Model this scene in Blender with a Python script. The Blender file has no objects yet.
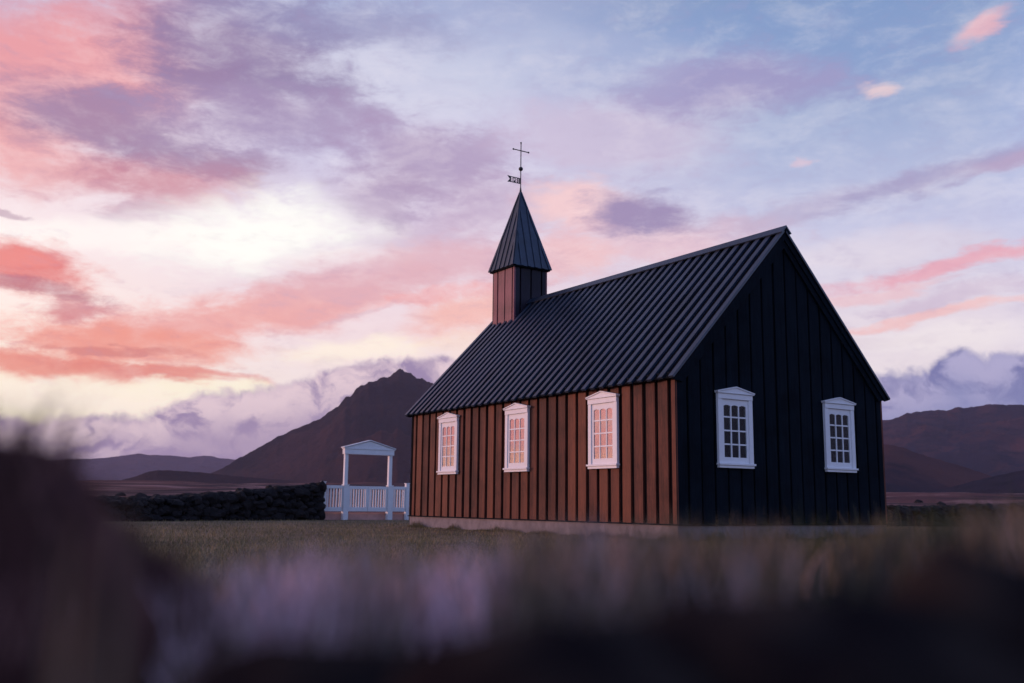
import bpy, math, random
import numpy as np
from mathutils import Vector, Matrix, noise as mn
rad = math.radians
random.seed(7); rng = np.random.default_rng(7)
scene = bpy.context.scene
col = scene.collection

# ------------------------------------------------------------------ camera
F, CX, CY, CZ, YAW, PITCH, ROLL = 996.2243, -11.7075, -12.6631, 0.3136, 33.3517, 9.2402, 0.604
CAM = Vector((CX, CY, CZ))
ya, pi_, ro = rad(YAW), rad(PITCH), rad(ROLL)
fw = Vector((math.sin(ya)*math.cos(pi_), math.cos(ya)*math.cos(pi_), math.sin(pi_)))
rt0 = Vector((math.cos(ya), -math.sin(ya), 0)); up0 = rt0.cross(fw)
rt = rt0*math.cos(ro)+up0*math.sin(ro); up = -rt0*math.sin(ro)+up0*math.cos(ro)
cd = bpy.data.cameras.new('camera'); cam = bpy.data.objects.new('camera', cd); col.objects.link(cam)
m = Matrix((rt, up, -fw)).transposed().to_4x4(); m.translation = CAM
cam.matrix_world = m
cd.sensor_width = 36; cd.lens = F*36/1024; cd.clip_start = .02; cd.clip_end = 60000
cd.dof.use_dof = True; cd.dof.focus_distance = 19.5; cd.dof.aperture_fstop = 1.9
scene.camera = cam

def ray(x, y): return fw*F+rt*(x-512)-up*(y-341.5)
def azel(x, y):                      # bearing (from +y towards +x) and elevation in radians
    d = ray(x, y); return math.atan2(d.x, d.y), math.atan2(d.z, math.hypot(d.x, d.y))
def polar(az, r, z=0): return Vector((CX+r*math.sin(az), CY+r*math.cos(az), z))

# ------------------------------------------------------------------ helpers
def lin(c):
    return tuple(((v/255)/12.92 if v/255 <= .04045 else ((v/255+.055)/1.055)**2.4) for v in c)
class M:
    def __init__(s): s.v = []; s.f = []; s.t = []
    def add(s, vs, fs, tone=.5):
        n = len(s.v); s.v += [tuple(p) for p in vs]
        s.f += [tuple(i+n for i in f) for f in fs]; s.t += [tone]*len(fs)
    def hexa(s, p, tone=.5):          # 0-3 bottom ring, 4-7 top ring
        s.add(p, [(0,3,2,1),(4,5,6,7),(0,1,5,4),(1,2,6,5),(2,3,7,6),(3,0,4,7)], tone)
    def box(s, a, b, tone=.5, fr=None):
        x0,y0,z0 = a; x1,y1,z1 = b
        p = [(x0,y0,z0),(x1,y0,z0),(x1,y1,z0),(x0,y1,z0),(x0,y0,z1),(x1,y0,z1),(x1,y1,z1),(x0,y1,z1)]
        if fr: p = [fr(*q) for q in p]
        s.hexa(p, tone)
    def prism(s, poly, d0, d1, fr, tone=.5):   # polygon (u,z) extruded along n
        n = len(poly)
        vs = [fr(u, d0, z) for u, z in poly]+[fr(u, d1, z) for u, z in poly]
        fs = [tuple(range(n))[::-1], tuple(range(n, 2*n))]+[(i, (i+1)%n, n+(i+1)%n, n+i) for i in range(n)]
        s.add(vs, fs, tone)
    def tube(s, a, b, r, n=10, r2=None):
        a, b = Vector(a), Vector(b); r2 = r if r2 is None else r2
        d = (b-a).normalized(); x = d.orthogonal().normalized(); y = d.cross(x)
        vs = []
        for c, q in ((a, r), (b, r2)):
            vs += [c+(x*math.cos(t*2*math.pi/n)+y*math.sin(t*2*math.pi/n))*q for t in range(n)]
        s.add(vs, [tuple(range(n))[::-1], tuple(range(n, 2*n))]+[(i, (i+1)%n, n+(i+1)%n, n+i) for i in range(n)])
    def build(s, name, mat, parent=None, smooth=False, bevel=0, recalc=True):
        me = bpy.data.meshes.new(name); 
        off = Vector(parent['_o']) if parent and '_o' in parent.keys() else Vector((0,0,0))
        me.from_pydata([tuple(Vector(p)-off) for p in s.v], [], s.f)
        at = me.attributes.new('tone', 'FLOAT', 'FACE'); at.data.foreach_set('value', s.t)
        if recalc:
            import bmesh
            bm = bmesh.new(); bm.from_mesh(me); bmesh.ops.recalc_face_normals(bm, faces=bm.faces); bm.to_mesh(me); bm.free()
        if smooth: me.polygons.foreach_set('use_smooth', [True]*len(me.polygons))
        me.materials.append(mat)
        o = bpy.data.objects.new(name, me); col.objects.link(o)
        if parent: o.parent = parent; o['_o'] = tuple(off)
        if bevel:
            b = o.modifiers.new('bevel', 'BEVEL'); b.width = bevel; b.segments = 2; b.limit_method = 'ANGLE'
        return o
def empty(name, loc, label, cat, group=None):
    o = bpy.data.objects.new(name, None); col.objects.link(o); o.location = loc; o['_o'] = tuple(loc)
    o['label'] = label; o['category'] = cat
    if group: o['group'] = group
    return o
def tag(o, label=None, cat=None, group=None, kind=None):
    if label: o['label'] = label
    if cat: o['category'] = cat
    if group: o['group'] = group
    if kind: o['kind'] = kind
    return o
def np_mesh(name, V, faces_quads, mat, tone=None, smooth=False, tris=False):
    k = 3 if tris else 4
    me = bpy.data.meshes.new(name); nf = len(faces_quads)
    me.vertices.add(len(V)); me.vertices.foreach_set('co', V.astype(np.float32).ravel())
    me.loops.add(nf*k); me.loops.foreach_set('vertex_index', faces_quads.astype(np.int32).ravel())
    me.polygons.add(nf); me.polygons.foreach_set('loop_start', np.arange(0, nf*k, k, dtype=np.int32))
    me.polygons.foreach_set('loop_total', np.full(nf, k, dtype=np.int32))
    if smooth: me.polygons.foreach_set('use_smooth', np.ones(nf, dtype=bool))
    me.update(calc_edges=True); me.validate()
    if tone is not None:
        at = me.attributes.new('tone', 'FLOAT', 'FACE'); at.data.foreach_set('value', tone.astype(np.float32))
    me.materials.append(mat)
    o = bpy.data.objects.new(name, me); col.objects.link(o); return o

# ------------------------------------------------------------------ materials
class NT:
    def __init__(s, nt): s.nt = nt; s.n = nt.nodes; s.l = nt.links
    def new(s, t, **k):
        n = s.n.new(t)
        for a, b in k.items(): setattr(n, a, b)
        return n
    def set(s, sock, v):
        if v is None: return
        if isinstance(v, bpy.types.NodeSocket): s.l.new(v, sock)
        else: sock.default_value = v
    def math(s, op, a, b=None, c=None, clamp=False):
        n = s.new('ShaderNodeMath', operation=op, use_clamp=clamp)
        for i, q in enumerate((a, b, c)): s.set(n.inputs[i], q)
        return n.outputs[0]
    def vec(s, op, a, b=None, scale=None):
        n = s.new('ShaderNodeVectorMath', operation=op); s.set(n.inputs[0], a); s.set(n.inputs[1], b)
        if scale is not None: s.set(n.inputs[3], scale)
        return n.outputs['Value'] if op in ('LENGTH', 'DOT_PRODUCT') else n.outputs[0]
    def noise(s, v, scale, detail=4, rough=.5, dist=0, lac=2):
        n = s.new('ShaderNodeTexNoise'); s.set(n.inputs['Vector'], v)
        n.inputs['Scale'].default_value = scale; n.inputs['Detail'].default_value = detail
        n.inputs['Roughness'].default_value = rough; n.inputs['Distortion'].default_value = dist
        return n
    def mapr(s, v, a, b, c=0., d=1., smooth=True):
        n = s.new('ShaderNodeMapRange'); n.interpolation_type = 'SMOOTHSTEP' if smooth else 'LINEAR'
        for i, q in enumerate((v, a, b, c, d)): s.set(n.inputs[i], q)
        return n.outputs[0]
    def mix(s, f, a, b, bt='MIX'):
        n = s.new('ShaderNodeMix', data_type='RGBA', blend_type=bt)
        s.set(n.inputs[0], f)
        for i, q in ((6, a), (7, b)):
            if not isinstance(q, bpy.types.NodeSocket): q = (*q[:3], 1)
            s.set(n.inputs[i], q)
        return n.outputs[2]
    def ramp(s, f, stops, interp='LINEAR'):
        n = s.new('ShaderNodeValToRGB'); s.set(n.inputs[0], f); e = n.color_ramp; e.interpolation = interp
        while len(e.elements) < len(stops): e.elements.new(.5)
        for q, (p, c) in zip(e.elements, stops): q.position = p; q.color = (*c[:3], 1)
        return n.outputs[0]
def mat(name):
    m = bpy.data.materials.new(name); m.use_nodes = True
    t = NT(m.node_tree); return m, t, m.node_tree.nodes['Principled BSDF']
def bump(t, b, h, strength=.3, dist=.01):
    n = t.new('ShaderNodeBump'); n.inputs['Strength'].default_value = strength; n.inputs['Distance'].default_value = dist
    t.set(n.inputs['Height'], h); t.l.new(n.outputs[0], b.inputs['Normal'])
def wood(name, base, dark, rough=.6, spec=.4, stretch=(7, 7, .6), tonek=.5, coat=0, warm=None):
    m, t, b = mat(name)
    co = t.new('ShaderNodeTexCoord').outputs['Object']
    mp = t.new('ShaderNodeMapping'); mp.inputs['Scale'].default_value = stretch; t.l.new(co, mp.inputs[0])
    tone = t.new('ShaderNodeAttribute', attribute_name='tone').outputs['Fac']
    off = t.new('ShaderNodeVectorMath', operation='ADD'); t.l.new(mp.outputs[0], off.inputs[0])
    cv = t.new('ShaderNodeCombineXYZ'); t.l.new(t.math('MULTIPLY', tone, 37.), cv.inputs[2]); t.l.new(cv.outputs[0], off.inputs[1])
    n1 = t.noise(off.outputs[0], 3, 6, .65, .6); n2 = t.noise(co, 1.3, 4, .6)
    n3 = t.noise(off.outputs[0], 14, 4, .7)
    c = t.mix(t.mapr(n1.outputs[0], .3, .72), base, dark)
    if warm: c = t.mix(t.math('MULTIPLY', t.mapr(tone, .3, 1., .1, .5), t.mapr(n3.outputs[0], .35, .65, .4, 1.)), c, warm)
    v = t.math('ADD', 1-tonek/2, t.math('MULTIPLY', tone, tonek))
    v = t.math('MULTIPLY', v, t.mapr(n2.outputs[0], .3, .7, .62, 1.28))
    v = t.math('MULTIPLY', v, t.mapr(n3.outputs[0], .3, .7, .8, 1.15))
    c = t.mix(1., c, t.ramp(v, [(0, (0,0,0)), (1, (1,1,1))]), 'MULTIPLY')
    t.l.new(c, b.inputs['Base Color']); b.inputs['Roughness'].default_value = rough
    b.inputs['Specular IOR Level'].default_value = spec
    if coat: b.inputs['Coat Weight'].default_value = coat; b.inputs['Coat Roughness'].default_value = .35
    bump(t, b, n3.outputs[0], .5, .004)
    return m
def plain(name, c, rough=.6, var=.25, sc=6, spec=.5, bmp=.2, bd=.01, c2=None):
    m, t, b = mat(name)
    co = t.new('ShaderNodeTexCoord').outputs['Object']
    n = t.noise(co, sc, 7, .62); n2 = t.noise(co, sc*.21, 3, .5)
    c2 = c2 or tuple(v*(1-var) for v in c)
    k = t.mix(t.mapr(n.outputs[0], .35, .68), c, c2)
    k = t.mix(t.mapr(n2.outputs[0], .35, .7, 0, .5), k, tuple(v*(1-var) for v in c2))
    t.l.new(k, b.inputs['Base Color']); b.inputs['Roughness'].default_value = rough
    b.inputs['Specular IOR Level'].default_value = spec
    if bmp: bump(t, b, n.outputs[0], bmp, bd)
    return m

MAT = {}
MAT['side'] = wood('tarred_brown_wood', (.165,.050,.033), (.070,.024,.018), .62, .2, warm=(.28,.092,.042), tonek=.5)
MAT['tower'] = wood('tower_wood_lit', (.30,.10,.125), (.20,.07,.09), .5, .3, tonek=.3)  # pink glow on the tower's lit sides put into the wood colour
MAT['towerfront'] = wood('tower_wood_shaded', (.022,.018,.034), (.014,.012,.022), .55, .25, tonek=.3)  # same tower wood, shade of the unlit faces put into its colour
MAT['gap'] = plain('recessed_boards', (.010,.005,.006), .8, spec=.1)  # shade between the outer boards put into this near-black colour
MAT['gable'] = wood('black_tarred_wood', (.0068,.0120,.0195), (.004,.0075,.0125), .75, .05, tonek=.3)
MAT['roof'] = wood('dark_roof_boards', (.030,.050,.085), (.014,.024,.044), .36, .6, stretch=(.6,7,.6), tonek=.5)
MAT['roofgap'] = plain('roof_under_boards', (.004,.005,.008), .8, spec=.1)  # near-black colour carries the shade of the gaps between boards
MAT['white'] = plain('white_paint', (.86,.86,.86), .45, .06, 9, bmp=.15, bd=.003)
MAT['concrete'] = plain('foundation_concrete', (.30,.25,.25), .85, .3, 5, bmp=.5)
MAT['iron'] = plain('black_iron', (.012,.011,.014), .5, .2)
MAT['backing'] = plain('dark_room', (.004,.005,.007), .9, spec=.05)  # near-black sheet standing for the unlit room behind the panes
MAT['curtain'] = plain('curtain_cloth', (.55,.34,.33), .9, .1)
MAT['plinth'] = plain('pink_lit_step_stone', (.72,.40,.34), .85, .2, 3, bmp=.4)  # pink of low sunlight put into the stone colour; the sun misses this face
MAT['gravel'] = plain('pink_lit_gravel', (.62,.36,.31), .9, .3, 14, bmp=.6)  # pink sunlight on the path put into the gravel colour
MAT['lava'] = plain('lava_stone', (.026,.022,.023), .85, .5, 4, spec=.2, bmp=.9, bd=.04)
MAT['mortar'] = plain('wall_core', (.006,.005,.006), .95, .3, 4, spec=.05)
MAT['nearrock'] = plain('near_rock', (.009,.006,.008), .95, .4, 12, spec=.03, bmp=.6, c2=(.040,.030,.026))
def glass_mat(name='window_glass', ior=4.6):
    m, t, b = mat(name); n = t.n; n.remove(b)
    fr = t.new('ShaderNodeFresnel'); fr.inputs[0].default_value = ior
    gl = t.new('ShaderNodeBsdfGlossy'); gl.inputs['Roughness'].default_value = .04; gl.inputs['Color'].default_value = (.95,.95,.95,1)
    co = t.new('ShaderNodeTexCoord').outputs['Object']
    bp = t.new('ShaderNodeBump'); bp.inputs['Strength'].default_value = .06; bp.inputs['Distance'].default_value = .004
    t.l.new(t.noise(co, 2.2, 1, .4).outputs[0], bp.inputs['Height']); t.l.new(bp.outputs[0], gl.inputs['Normal'])
    tr = t.new('ShaderNodeBsdfTransparent'); tr.inputs[0].default_value = (.85,.88,.88,1)
    mx = t.new('ShaderNodeMixShader'); t.l.new(t.math('MULTIPLY', fr.outputs[0], t.math('SUBTRACT', 1., t.new('ShaderNodeNewGeometry').outputs['Backfacing'])), mx.inputs[0]); t.l.new(tr.outputs[0], mx.inputs[1]); t.l.new(gl.outputs[0], mx.inputs[2])
    t.l.new(mx.outputs[0], n['Material Output'].inputs['Surface']); return m
MAT['glass'] = glass_mat(); MAT['glass_dark'] = glass_mat('window_glass_dark', 1.4)
def foliage(name, stops, rough=.8, trans=.2):
    m, t, b = mat(name)
    tone = t.new('ShaderNodeAttribute', attribute_name='tone').outputs['Fac']
    t.l.new(t.ramp(tone, stops), b.inputs['Base Color']); b.inputs['Roughness'].default_value = rough
    b.inputs['Specular IOR Level'].default_value = .15
    return m
MAT['lawnblade'] = foliage('lawn_grass', [(0,(.09,.08,.045)),(.5,(.23,.18,.080)),(1,(.48,.34,.18))])
MAT['straw'] = foliage('dry_grass', [(0,(.07,.06,.05)),(.3,(.20,.15,.09)),(.6,(.38,.27,.25)),(1,(.85,.58,.62))])
MAT['moss'] = foliage('rock_moss', [(0,(.03,.015,.013)),(.5,(.10,.045,.038)),(1,(.26,.13,.11))])
MAT['greengrass'] = foliage('green_grass', [(0,(.035,.045,.02)),(.5,(.13,.125,.06)),(1,(.40,.31,.20))])

# ------------------------------------------------------------------ church
W, L, HE, HR, OS, OG = 5.6, 9.6854, 2.4921, 5.5842, .1621, .0975
K = (HR-HE)/(W/2+OS); ZW = HE+K*OS-.13      # wall top at the eaves
GZ = -.28
church = empty('church', (W/2, L/2, GZ), 'small black timber church with steep roof, white windows and a little bell tower', 'church')
def side(n0=0, x=0, sgn=-1):   # frame u->y, n->outward, z
    return lambda u, n, z: (x+sgn*(n0+n), u, z)
def gabl(n0=0, y=0, sgn=-1):
    return lambda u, n, z: (u, y+sgn*(n0+n), z)
def boards(mm, gaps, lo, hi, fr, zbot, ztop, gw, th, jitter=.008, cup=.006):
    e = [lo]+[g for g in gaps if lo < g < hi]+[hi]
    for i in range(len(e)-1):
        a = e[i]+(gw/2 if i else 0)+random.uniform(-jitter, jitter)*(i > 0)
        b = e[i+1]-(gw/2 if i < len(e)-2 else 0)+random.uniform(-jitter, jitter)*(i < len(e)-2)
        tone = random.random(); c = cup*random.uniform(-.3, 1.6); tl = random.uniform(-.004, .004)
        N = 6; vs = []
        for k in range(N+1):
            u = a+(b-a)*k/N; q = 2*k/N-1
            d = -c*(1-q*q)+tl*q
            d -= .004 if k in (0, N) else 0
            vs += [fr(u, d, zbot+random.uniform(-.002,.002)), fr(u, d, ztop(u))]
        nb = len(vs)
        vs += [fr(a, -th, zbot), fr(a, -th, ztop(a)), fr(b, -th, zbot), fr(b, -th, ztop(b))]
        fs = [(2*k, 2*k+2, 2*k+3, 2*k+1) for k in range(N)]
        fs += [(nb, 0, 1, nb+1), (nb-2, nb+2, nb+3, nb-1), tuple([nb]+[nb+2]+[2*k for k in range(N, -1, -1)]), tuple([nb+1]+[2*k+1 for k in range(N+1)]+[nb+3])]
        mm.add(vs, fs, tone)
TH = .045
# side walls
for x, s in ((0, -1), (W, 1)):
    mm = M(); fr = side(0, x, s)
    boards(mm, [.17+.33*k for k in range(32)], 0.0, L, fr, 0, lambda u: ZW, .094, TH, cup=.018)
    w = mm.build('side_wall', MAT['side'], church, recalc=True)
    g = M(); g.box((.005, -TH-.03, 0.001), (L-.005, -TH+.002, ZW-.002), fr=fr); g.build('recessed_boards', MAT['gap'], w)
def ztop(u, d=.10): return min(HE+K*(u+OS), HE+K*(W+OS-u))-d
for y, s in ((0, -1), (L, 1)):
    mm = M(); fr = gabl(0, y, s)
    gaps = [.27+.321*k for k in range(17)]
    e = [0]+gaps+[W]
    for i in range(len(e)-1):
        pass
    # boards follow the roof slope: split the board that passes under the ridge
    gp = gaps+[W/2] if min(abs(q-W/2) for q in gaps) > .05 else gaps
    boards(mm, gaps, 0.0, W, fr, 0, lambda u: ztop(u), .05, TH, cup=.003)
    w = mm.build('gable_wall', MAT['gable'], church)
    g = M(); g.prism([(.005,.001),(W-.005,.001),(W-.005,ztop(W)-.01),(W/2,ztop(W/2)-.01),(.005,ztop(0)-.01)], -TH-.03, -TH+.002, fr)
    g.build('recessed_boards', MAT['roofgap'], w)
# drip board and foundation
d = M()
for fr, n in ((side(0,0,-1), L), (side(0,W,1), L)): d.box((-.03,-.02,-.022),(n+.03,.03,-.002), fr=fr)
for fr, n in ((gabl(0,0,-1), W), (gabl(0,L,1), W)): d.box((.002,-.02,-.0225),(n-.002,.0305,-.0025), fr=fr)
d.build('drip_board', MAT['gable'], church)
f = M(); f.box((.01,.01,-.7),(W-.01,L-.01,-.024)); f.build('foundation', MAT['concrete'], church, bevel=.008)
# roof
roof = M()
def slope(s):     # s=-1 near slope; q distance down the slope from ridge, h above surface
    run = W/2+OS; sl = math.hypot(run, HR-HE); cx, cz = run/sl, (HR-HE)/sl
    def f(y, h, q):
        return (W/2+s*(q*cx+h*cz), y, HR-q*cz+h*cx)
    return f, sl
rs = M(); rg = M()
for s in (-1, 1):
    f_, sl = slope(s)
    fr = lambda u, n, z, f_=f_: f_(u, n, z)
    rg.box((-OG, -.065, 0.02), (L+OG, -.042, sl-.02), fr=fr)
    y = -OG; n = 36; p = (L+2*OG)/n
    for i in range(n+1):
        wd = .120; a = -OG+i*((L+2*OG-wd)/n); tone = random.random()
        j = random.uniform(-.012, .012)
        fr2 = lambda u, n, z, f_=f_: f_(u, n, z)
        N = 4; rs.box((a, -.045, .0), (a+wd, 0.0, sl+j), tone, fr=fr2)
rf = rs.build('roof', MAT['roof'], church, bevel=.003)
rg.build('under_boards', MAT['roofgap'], rf)
rc = M()
for s in (-1, 1):
    f_, sl = slope(s)
    rc.box((-OG-.03, .004, -.03 if s < 0 else -.002), (L+OG+.03, .03, .17), .6, fr=lambda u, n, z, f_=f_: f_(u, n, z))
rc.build('ridge_cap', MAT['roof'], rf)
for y0, s in ((-.001, -1), (L+.001, 1)):
    for sd in (-1, 1):
        bb = M(); f_, sl = slope(sd)
        cz_ = (HR-HE)/sl
        # rake board under the roof edge, mitred at the ridge
        def pt(q, h): return (f_(0, h, q)[0], f_(0, h, q)[2])
        lo, hi = -.058, -.27
        x_r, z0 = W/2, HR+lo/((W/2+OS)/sl); z1 = HR+hi/((W/2+OS)/sl)
        poly = [(x_r, z0), pt(sl-.01, lo), pt(sl-.16, hi), (x_r, z1)]
        bb.prism(poly, .002, .045, gabl(0, 0 if s < 0 else L, s))
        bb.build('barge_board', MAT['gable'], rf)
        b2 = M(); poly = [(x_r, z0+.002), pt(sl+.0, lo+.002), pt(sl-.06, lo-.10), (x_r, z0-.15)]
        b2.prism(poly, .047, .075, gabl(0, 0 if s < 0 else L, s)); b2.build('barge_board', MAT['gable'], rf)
fa = M()
for sgn, x in ((-1, 0), (1, W)):
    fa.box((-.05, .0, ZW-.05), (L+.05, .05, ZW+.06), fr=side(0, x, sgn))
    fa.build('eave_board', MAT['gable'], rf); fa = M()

# windows
def window(uc, fr, curtain):
    h = .43
    def f(u, n, z): return fr(uc+u, n, z)
    c = M()
    c.box((-h, 0, 1.055), (-h+.095, .055, 2.19), fr=f); c.box((h-.095, 0, 1.055), (h, .055, 2.19), fr=f)
    c.box((-h-.0, 0, 2.19), (h+.0, .065, 2.285), fr=f)                        # frieze
    o = c.build('window', MAT['white'], church, bevel=.004)
    s = M(); s.box((-h-.02, 0, 1.02), (h+.02, .09, 1.055), fr=f); s.box((-h+.0, 0, .972), (h-.0, .065, 1.02), fr=f)
    s.build('window_sill', MAT['white'], o, bevel=.004)
    p = M(); p.box((-h-.025, 0, 2.287), (h+.025, .088, 2.305), fr=f)
    p.prism([(-h-.03, 2.305), (h+.03, 2.305), (0, 2.40)], 0, .075, f)
    p.prism([(-h-.035, 2.305), (0, 2.400), (0, 2.42), (-h-.035, 2.325)], 0.002, .095, f)
    p.prism([(h+.035, 2.305), (h+.035, 2.325), (0, 2.42), (0, 2.400)], 0.002, .0952, f)
    p.build('pediment', MAT['white'], o, bevel=.003)
    # sash with arched top panes
    a = M(); i0, i1, z0, z1 = -h+.097, h-.097, 1.057, 2.188; st = .055
    gl0, gl1, gz0, gz1 = i0+st, i1-st, 1.16, 2.10; mw = .026
    a.box((i0, .008, z0), (gl0, .034, z1), fr=f); a.box((gl1, .008, z0), (i1, .034, z1), fr=f)
    a.box((gl0, .008, z0), (gl1, .034, gz0), fr=f)
    pw = (gl1-gl0-2*mw)/3
    for k in (0, 1): a.box((gl0+pw*(k+1)+mw*k, .010, gz0), (gl0+pw*(k+1)+mw*(k+1), .032, gz1-.03), fr=f)
    ph = (gz1-gz0-3*mw)/4
    for k in range(3):
        zz = gz0+ph*(k+1)+mw*k; a.box((gl0, .012, zz), (gl1, .030, zz+mw), fr=f)
    top = [(gl1, gz1-.035), (gl1, z1), (gl0, z1), (gl0, gz1-.035)]
    arc = []
    for k in range(3):
        u0 = gl0+k*(pw+mw)
        for q in range(9): 
            tt = q/8; arc.append((u0+pw*tt, gz1-.035+.022*math.sin(math.pi*tt)))
    # strip quads between arch and head rail
    for q in range(len(arc)-1):
        (u0, za), (u1, zb) = arc[q], arc[q+1]
        if u1-u0 < 1e-6: continue
        a.prism([(u0, za), (u1, zb), (u1, z1), (u0, z1)], .009, .033, f)
    a.build('sash', MAT['white'], o)
    g = M(); g.box((i0+.02, .018, z0+.02), (i1-.02, .022, z1-.02), fr=f); g.build('pane', MAT['glass' if curtain else 'glass_dark'], o)
    b = M(); b.box((-h+.01, .0005, 1.03), (h-.01, .003, 2.2), fr=f); b.build('window_backing', MAT['backing'], o)
    if curtain:
        k = M(); N = 90
        for sgn in (0,):
            vs = []
            for i in range(N+1):
                u = i0+.02+(i1-i0-.04)*i/N; n_ = .0100+.005*math.sin(i*.75+math.sin(i*.21)*2)
                vs += [f(u, n_, z0+.03), f(u, n_*1.0, z1-.02)]
            k.add(vs, [(2*i, 2*i+2, 2*i+3, 2*i+1) for i in range(N)])
        k.build('curtain', MAT['curtain'], o, smooth=True, recalc=False)
for y in (7.75, 4.851, 1.953): window(y, side(0, 0, -1), True)
for x in (1.383, 4.217): window(x, gabl(0, 0, -1), False)

# bell tower
TS, TY, TH_, TR, TO = 1.0516, 8.5063, 6.4974, 8.7108, .0872
X0, X1, Y0, Y1 = W/2-TS/2, W/2+TS/2, TY, TY+TS
TWP = []
def zr(x): return HR-K*abs(x-W/2)-.03
for fr, lo, m_ in ((side(0, X0, -1), Y0, 0), (side(0, X1, 1), Y0, 0)):
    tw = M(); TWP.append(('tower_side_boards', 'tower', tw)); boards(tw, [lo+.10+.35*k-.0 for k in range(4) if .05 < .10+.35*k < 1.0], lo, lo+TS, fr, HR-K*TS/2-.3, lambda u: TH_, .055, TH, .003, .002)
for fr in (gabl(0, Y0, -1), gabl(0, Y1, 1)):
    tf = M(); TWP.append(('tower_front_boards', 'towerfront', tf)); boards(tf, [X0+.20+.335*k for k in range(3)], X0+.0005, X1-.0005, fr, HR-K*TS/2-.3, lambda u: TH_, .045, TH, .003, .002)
g = M(); g.box((X0+TH-.002, Y0+TH-.002, 4.9), (X1-TH+.002, Y1-TH+.002, TH_-.01)); tower = g.build('bell_tower', MAT['gap'], church)
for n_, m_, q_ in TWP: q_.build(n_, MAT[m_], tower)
# spire
sp = M(); cx_, cy_ = W/2, TY+TS/2; ex = TS/2+TO; zb = TH_-.03
c4 = [(cx_-ex, cy_-ex), (cx_+ex, cy_-ex), (cx_+ex, cy_+ex), (cx_-ex, cy_+ex)]
sp.add([(x, y, zb) for x, y in c4]+[(cx_, cy_, TR)], [(3,2,1,0)]+[(i, (i+1) % 4, 4) for i in range(4)], .5)
spire = sp.build('spire', MAT['roof'], tower)
se = M(); se.box((cx_-ex+.03, cy_-ex+.03, zb-.035), (cx_+ex-.03, cy_+ex-.03, zb-.002), .3); se.build('spire_eave', MAT['gable'], tower)
rb = M()
for i in range(4):
    a = Vector((*c4[i], zb)); b = Vector((*c4[(i+1) % 4], zb)); ap = Vector((cx_, cy_, TR)); e = (b-a).normalized()
    n = e.cross(ap-a).normalized(); 
    if n.z < 0: n = -n
    mid = (a+b)/2; upv = (ap-mid)
    for u in (-.46, -.27, -.09, .09, .27, .46):
        half = .042; base = mid+e*(u*ex*2)
        tmax = 1-abs(u)*2-.09 if abs(u) < .45 else .93
        if abs(u) > .45:
            p0 = base; p1 = ap+e*u*.03-upv*.02
        else: p0 = base; p1 = base+upv*max(.0, (1-abs(u)*2))*.97
        q = [p0-e*half, p0+e*half, p1+e*half*.35, p1-e*half*.35]
        rb.hexa([tuple(v-n*.004) for v in q]+[tuple(v+n*.022) for v in q], random.random())
rb.build('spire_boards', MAT['roof'], tower)
va = M(); va.tube((cx_, cy_, TR-.12), (cx_, cy_, 10.08), .0135, 8)
vs = 9.335
for k in range(8):
    pass
import bmesh
def ball(mm, c, r, seg=16):
    bm = bmesh.new(); bmesh.ops.create_icosphere(bm, subdivisions=2, radius=r)
    mm.add([Vector(v.co)+Vector(c) for v in bm.verts], [[v.index for v in f.verts] for f in bm.faces]); bm.free()
ball(va, (cx_, cy_, 9.335), .062)
va.tube((cx_, cy_, 8.66), (cx_, cy_, 8.8), .035, 8, .018)
va.tube((cx_-.25, cy_, 9.855), (cx_+.25, cy_, 9.855), .014, 8)
for c in ((cx_-.25, 9.855), (cx_+.25, 9.855), (cx_, 10.08)): ball(va, (c[0], cy_, c[1]), .026)
va.build('spire_cross', MAT['iron'], tower)
# wind vane with the year cut through, read from behind
vn = M(); cell = .0185; cz2 = .0235
DIG = {'1': ['010']*5, '8': ['111','101','111','101','111'], '4': ['101','101','111','001','001']}
txt = '1848'; cols = 17; rows = 7; holes = set(); cc = 1
for ch in txt:
    for r_ in range(5):
        for k in range(3):
            if DIG[ch][r_][k] == '1': holes.add((cc+k, r_+1))
    cc += 4
bx0 = cx_-.02                            # mirrored: digit order runs away from the rod
for c in range(cols):
    for r_ in range(rows):
        if (c, r_) in holes: continue
        x1 = bx0-c*cell; zt = 9.07-r_*cz2
        vn.box((x1-cell, cy_-.004, zt-cz2), (x1, cy_+.004, zt))
xe = bx0-cols*cell; zt = 9.07; zb_ = zt-rows*cz2; zm = (zt+zb_)/2
vn.prism([(xe, zt), (xe, zm), (xe-.02, zm), (xe-.10, zt+.01)], -.004, .004, gabl(0, cy_, -1))
vn.prism([(xe, zm), (xe, zb_), (xe-.10, zb_-.01), (xe-.02, zm)], -.004, .004, gabl(0, cy_, -1))
vn.build('weather_vane', MAT['iron'], tower)

# ------------------------------------------------------------------ gate
GY = 18.5
gate = empty('churchyard_gate', (3.0, GY, GZ), 'white picket double gate under a pediment portal beside the stone wall', 'gate')
fr = gabl(0, GY, -1)
for x in (2.12, 3.76):
    p = M(); p.box((x+.005, -.07, .86), (x+.125, .06, 1.90), fr=fr); p.box((x-.01, -.09, GZ-.1), (x+.17, .09, .86), fr=fr)
    p.box((x-.02, -.1, .86), (x+.19, .1, .885), fr=fr)
    p.build('portal_post', MAT['white'], gate, bevel=.006)
for x in (1.35, 4.45):
    p = M(); p.box((x, -.07, GZ-.1), (x+.12, .07, .95), fr=fr); p.box((x-.015, -.085, .95), (x+.135, .085, .975), fr=fr); p.build('end_post', MAT['white'], gate, bevel=.006)
p = M(); p.box((2.09, -.10, 1.90), (3.93, .10, 2.07), fr=fr); p.box((2.07, -.12, 2.07), (3.96, .12, 2.105), fr=fr)
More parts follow.
